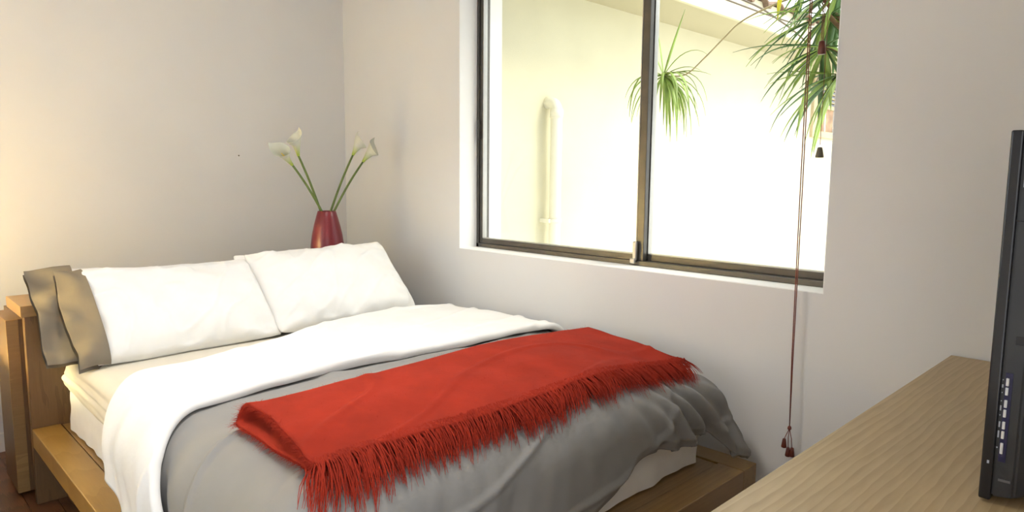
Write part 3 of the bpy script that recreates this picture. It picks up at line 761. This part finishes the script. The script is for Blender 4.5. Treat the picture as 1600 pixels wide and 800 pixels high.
for zc, h in ((0.9975, .0125), (0.9825, .0125), (0.9625, .0125), (0.947, .0125), (0.9275, .0125), (0.912, .0125), (0.890, .018)):
    box('button', M['btn'], bs, sx0 + 0.0012, sx0 + 0.0052, side_y(sx0) - 0.0026, side_y(sx0) + 0.001, zc - h / 2, zc + h / 2, 0.0008)
def marks(name, lst):
    boxes(name, M['print'], bs, [(x - w / 2, x + w / 2, side_y(TX + .0185) - 0.0007, side_y(TX + .0185) + 0.001, z - h / 2, z + h / 2) for x, z, w, h in lst])
mx_ = TX + 0.0187
marks('print_mark', [(mx_, 1.0, .0012, .0015), (mx_, 0.990, .0018, .005), (mx_, 0.9795, .0012, .0015),
    (mx_, 0.966, .0012, .0015), (mx_, 0.9545, .0018, .008), (mx_, 0.943, .0012, .0015), (mx_ + .0004, 0.928, .002, .009), (mx_ + .0002, 0.912, .002, .011), (mx_, 0.890, .002, .002)])
box('seam', M['tv'], tv, TX + 0.0165, TX + 0.048, TY0 + 0.0035, TY0 + 0.007, 1.248, 1.2495)
box('seam', M['print'], tv, TX + 0.021, TX + 0.0225, TY0 + 0.0030, TY0 + 0.005, 1.30, 1.385)
box('port', M['tv'], tv, TX + 0.030, TX + 0.048, TY0 + 0.0035, TY0 + 0.008, 1.058, 1.071)
box('embossed_mark', M['emb'], tv, TX + 0.024, TX + 0.040, TY0 + 0.0035, TY0 + 0.006, 0.836, 0.840)
box('sensor', M['print'], tv, TX + 0.008, TX + 0.011, TY0 - 0.0006, TY0 + 0.002, 0.862, 0.867)
boxes('stand', M['tvb'], tv, [(TX - 0.05, TX + 0.14, -0.75, -0.40, DZ, DZ + 0.010), (TX + 0.02, TX + 0.055, -0.64, -0.51, DZ + 0.010, TZ0 + 0.06)], bev=0.004)

# ------------------------------------------------------------------ raised blind with hanging cords
bl = empty('window_blind', (2.06, -0.03, 2.40), 'raised brown blind with maroon pull cords and wooden tassels hanging by the window', 'blind')
box('headrail', M['bamboo'], bl, OX0 - 0.03, OX1 + 0.03, -0.045, -0.001, 2.44, 2.49, 0.003)
tube('rolled_slats', M['bamboo'], bl, [(OX0 - 0.02, -0.048, 2.395), (OX1 + 0.02, -0.048, 2.395)], 0.045, 18)
CX, CYc = 2.925, -0.034
for s in (-0.0022, 0.0022):
    tube('pull_cord', M['cord'], bl, [(CX - 0.006 + s, CYc, 2.40), (CX + s * 1.6, CYc, 1.3), (CX + 0.003 + s * .9, CYc, 0.70), (CX + 0.007, CYc, 0.456)], 0.0018, 6)
lathe('knot', M['cord'], bl, [(0.001, -0.008), (0.006, -0.005), (0.007, 0), (0.005, 0.006), (0.001, 0.009)], (CX + 0.007, CYc, 0.452), 10)
def toggle(nm, mat, x, y, z, r0, r1, h):
    lathe(nm, mat, bl, [(r0 * .7, h), (r0, h * .95), (r1, h * .08), (r1 * .85, 0)], (x, y, z), 14)
for x, z in ((CX - 0.009, 0.378), (CX + 0.006, 0.350), (CX + 0.020, 0.353)):
    tube('tassel_cord', M['cord'], bl, [(CX + 0.007, CYc, 0.450), (CX + (x - CX) * .8, CYc, 0.415), (x, CYc, z + 0.02)], 0.0013, 6)
    toggle('tassel', M['tassel'], x, CYc, z, 0.0055, 0.0095, 0.032)
for s in (-0.008, 0.0, 0.008):
    tube('lift_cord', M['cord'], bl, [(2.963 + s, -0.03, 2.40), (2.963 + s * .4, -0.03, 1.745)], 0.0011, 6)
toggle('tassel', M['tassel'], 2.963, -0.03, 1.708, 0.0095, 0.0125, 0.042)
tube('lift_cord', M['cord'], bl, [(2.977, -0.03, 2.40), (2.9765, -0.03, 1.42)], 0.0009, 6)
toggle('tassel', M['toggle'], 2.9765, -0.03, 1.378, 0.0075, 0.0135, 0.034)

# ------------------------------------------------------------------ plants outside
def leaf_mesh(p0, d0, L, w, droop, side, nseg=9, curl=0.12):
    """strap leaf: starts along d0 and bends under gravity"""
    p = Vector(p0); d = Vector(d0).normalized(); V, F = [], []
    step = L / nseg
    for i in range(nseg + 1):
        t = i / nseg
        s = d.cross(Vector((0, 0, 1)))
        s = (s if s.length > 1e-3 else Vector(side)).normalized(); nn = s.cross(d).normalized()
        ww = w * (0.45 + 0.55 * min(1, t * 4)) * (1 - max(0, (t - 0.35) / 0.65) ** 1.6) + 0.0006
        V += [p - s * ww + nn * ww * curl, p - nn * ww * 0.25, p + s * ww + nn * ww * curl]
        p = p + d * step
        d = (d + Vector((0, 0, -1)) * droop * step * (0.4 + 1.6 * t)).normalized()
    for i in range(nseg):
        q = 3 * i; F += [(q, q + 1, q + 4, q + 3), (q + 1, q + 2, q + 5, q + 4)]
    return mesh_from(V, F, 'leaf')
def leaf(parent, mat, *a, **k):
    o = link('leaf', leaf_mesh(*a, **k), mat, parent, smooth=True); sm = o.modifiers.new('thick', 'SOLIDIFY'); sm.thickness = 0.0012; return o
# hanging offset at the end of a long arching stalk
RP = Vector((1.557, 1.20, 1.905))
hp = empty('hanging_plant', (3.05, 1.35, -0.12), 'narrow-leaved green plantlet drooping at the end of a long thin stalk', 'plant')
def smooth_path(pts, n=6):
    P = [Vector(p) for p in pts]; out = []
    for i in range(len(P) - 1):
        p0, p1, p2, p3 = P[max(i - 1, 0)], P[i], P[i + 1], P[min(i + 2, len(P) - 1)]
        for k in range(n):
            t = k / n
            out.append(0.5 * ((2 * p1) + (p2 - p0) * t + (2 * p0 - 5 * p1 + 4 * p2 - p3) * t * t + (3 * p1 - p0 - 3 * p2 + p3) * t ** 3))
    out.append(P[-1]); return out
sp = smooth_path([(3.05, 1.35, -0.12), (3.02, 1.33, 1.2), (2.86, 1.28, 1.9), (2.60, 1.22, 2.17), (2.40, 1.20, 2.222), (2.23, 1.20, 2.204), (2.04, 1.20, 2.145), (1.93, 1.20, 2.065), (1.82, 1.2, 1.975), (1.70, 1.20, 1.895), tuple(RP)])
tube('stalk', M['stalk'], hp, sp, [0.011 - 0.007 * min(1, 1.6 * i / len(sp)) for i in range(len(sp))], 8)
r2 = random.Random(4)
for i in range(46):
    az = r2.uniform(0, 2 * math.pi); el = r2.uniform(-0.9, 0.35)
    d = Vector((math.cos(az) * math.cos(el), math.sin(az) * math.cos(el), math.sin(el)))
    L = r2.uniform(0.26, 0.42); leaf(hp, M['leaf'], RP + d * 0.008, d, L, r2.uniform(0.0055, 0.010), r2.uniform(6, 13), (1, 0, 0))
for d, L, w, dr_ in (((0.38, -0.05, 1.0), 0.38, 0.010, 0.3), ((-0.18, 0.0, 1.0), 0.28, 0.006, 0.8), ((0.55, 0.1, 0.75), 0.32, 0.006, 6), ((0.95, 0.1, 0.16), 0.30, 0.009, 2.2), ((-0.45, 0.1, 0.8), 0.16, 0.006, 2), ((-.9, 0, .15), .17, .006, 3), ((.9, .2, .45), .24, .006, 5)):
    leaf(hp, M['leaf'], RP, d, L, w, dr_, (1, 0, 0))
# big leafy clump by the corner of the window
bp = empty('dracaena', (2.98, 1.05, -0.12), 'tall dark green strap-leaved plant growing outside at the window edge', 'plant')
heads = [Vector((2.55, 1.05, 2.07)), Vector((2.56, 1.00, 1.92)), Vector((2.60, 1.08, 1.80)), Vector((2.60, 1.02, 2.17)), Vector((2.42, 1.10, 2.27))]
for h in heads:
    tube('stem', M['bark'], bp, smooth_path([(2.98, 1.05, -0.12), (2.97, 1.05, 0.8), Vector((2.92, 1.05, 1.4)), Vector((2.80, 1.05, 1.75)).lerp(h, .3), h]), 0.011, 8)
r3 = random.Random(12)
for hi, h in enumerate(heads):
    for i in range(30 if hi < 4 else 14):
        if hi == 4: az = r3.uniform(0, 2 * math.pi); el = r3.uniform(-1.3, -0.2)
        else: az = r3.uniform(0, 2 * math.pi) if i % 2 else r3.uniform(math.pi * 0.6, math.pi * 1.3); el = r3.uniform(-1.0, 0.35)
        d = Vector((math.cos(az) * math.cos(el), math.sin(az) * math.cos(el) * 0.8, math.sin(el)))
        leaf(bp, M['leaf_d'] if r3.random() < .6 else M['leaf'], h + d * 0.01, d, r3.uniform(0.24, 0.46) * (1 if hi < 4 else .6), r3.uniform(0.007, 0.0145), r3.uniform(0.6, 4), (1, 0, 0))
yl = leaf(bp, M['leaf_y'], (2.330, 1.02, 2.25), (-0.13, 0.10, -1), 0.17, 0.012, 0.1, (0, 1, 0)); yl['label'] = 'yellowed leaf'
tube('twig', M['bark'], bp, [heads[3], (2.47, 1.06, 2.27), (2.340, 1.05, 2.262)], [0.006, 0.005, 0.003], 6)
# cables strung under the roof edge
tube_c = tube('cable', M['cable'], None, smooth_path([(1.60, 0.30, 2.45), (1.60, 1.88, 2.438), (1.60, 2.55, 2.442), (1.60, 3.06, 2.458), (1.58, 3.5, 2.49), (1.478, 5.4, 2.54)]), 0.0055, 6)
tag(tube_c, 'thin dark cable strung along the cream roof edge', 'cable')
tube_d = tube('cable', M['cable'], None, smooth_path([(1.478, 1.2, 2.53), (1.60, 2.07, 2.475), (1.60, 2.55, 2.435), (1.60, 3.03, 2.350), (1.5, 3.6, 2.24), (1.02, 4.55, 2.10)]), 0.0065, 6)
tag(tube_d, 'thin dark cable sagging from the roof edge down to the far window', 'cable')

# ------------------------------------------------------------------ unseen lamp added for warm light, on an added cabinet that blocks it downward
LFX, LFY, LFZ = 0.60, -2.42, 0.75
bc = empty('added_cabinet', (LFX, LFY, 0), 'unseen cabinet added to block lamp light from the floor and lower bed', 'cabinet')
box('body', M['birch_z_shaded'], bc, LFX - 0.24, LFX + 0.24, LFY - 0.25, LFY + 0.25, 0.0, LFZ - 0.025, 0.003)
box('top', M['birch'], bc, LFX - 0.25, LFX + 0.26, LFY - 0.26, LFY + 0.26, LFZ - 0.025, LFZ, 0.003)
for k in range(3):
    dw = box('drawer', M['birch_z_shaded'], bc, LFX + 0.24, LFX + 0.256, LFY - 0.24, LFY + 0.24, 0.04 + k * 0.225, 0.255 + k * 0.225, 0.002)
    box('handle', M['steel'], dw, LFX + 0.256, LFX + 0.272, LFY - 0.06, LFY + 0.06, 0.14 + k * 0.225, 0.152 + k * 0.225, 0.002)
lp = empty('added_table_lamp', (LFX, LFY, LFZ), 'unseen lamp with a linen drum shade, added for warm light on the wall', 'lamp')
lathe('lamp_base', M['alu'], lp, [(0.08, 0), (0.08, 0.012), (0.015, 0.02), (0.012, 0.12)], (LFX, LFY, LFZ), 28)
lathe('lamp_shade', M['lampw'], lp, [(0.16, 0), (0.15, 0.24), (0.02, 0.242)], (LFX, LFY, LFZ + 0.09), 32, False, True)
pl = bpy.data.lights.new('warm_fill_bulb', 'POINT'); pl.energy = 205; pl.color = (1.0, 0.87, 0.44); pl.shadow_soft_size = 0.05  # added bulb that warms the wall and bed near the headboard
po_ = bpy.data.objects.new('warm_fill_bulb', pl); COL.objects.link(po_); po_.location = (0, 0, 0.21); po_.parent = lp

# ------------------------------------------------------------------ unseen ceiling lamp added to brighten the bed
LX, LY = 2.0, -1.35
cl = empty('added_ceiling_lamp', (LX, LY, ZC), 'unseen round ceiling lamp added to light the bed', 'lamp')
lathe('lamp_rim', M['trimw'], cl, [(0.20, -0.03), (0.21, -0.03), (0.21, 0), (0.05, 0)], (LX, LY, ZC), 40, False, True)
l2 = bpy.data.lights.new('bed_fill_disc', 'AREA'); l2.shape = 'DISK'; l2.size = 0.38; l2.energy = 11; l2.spread = math.radians(115); l2.color = (1.0, 0.96, 0.91)  # narrow spread keeps the added light on the bed, off the walls
lo = bpy.data.objects.new('bed_fill_disc', l2); COL.objects.link(lo); lo.location = (0, 0, -0.035); lo.parent = cl
# ------------------------------------------------------------------ nail in the back wall
nl = lathe('nail', M['cable'], None, [(0.004, 0), (0.004, 0.002), (0.0015, 0.003)], (0, 0, 0), 10)
nl.rotation_euler = (0, math.pi / 2, 0); nl.location = (0.0, -0.685, 1.410); tag(nl, 'tiny dark nail head in the plain wall behind the bed', 'nail')
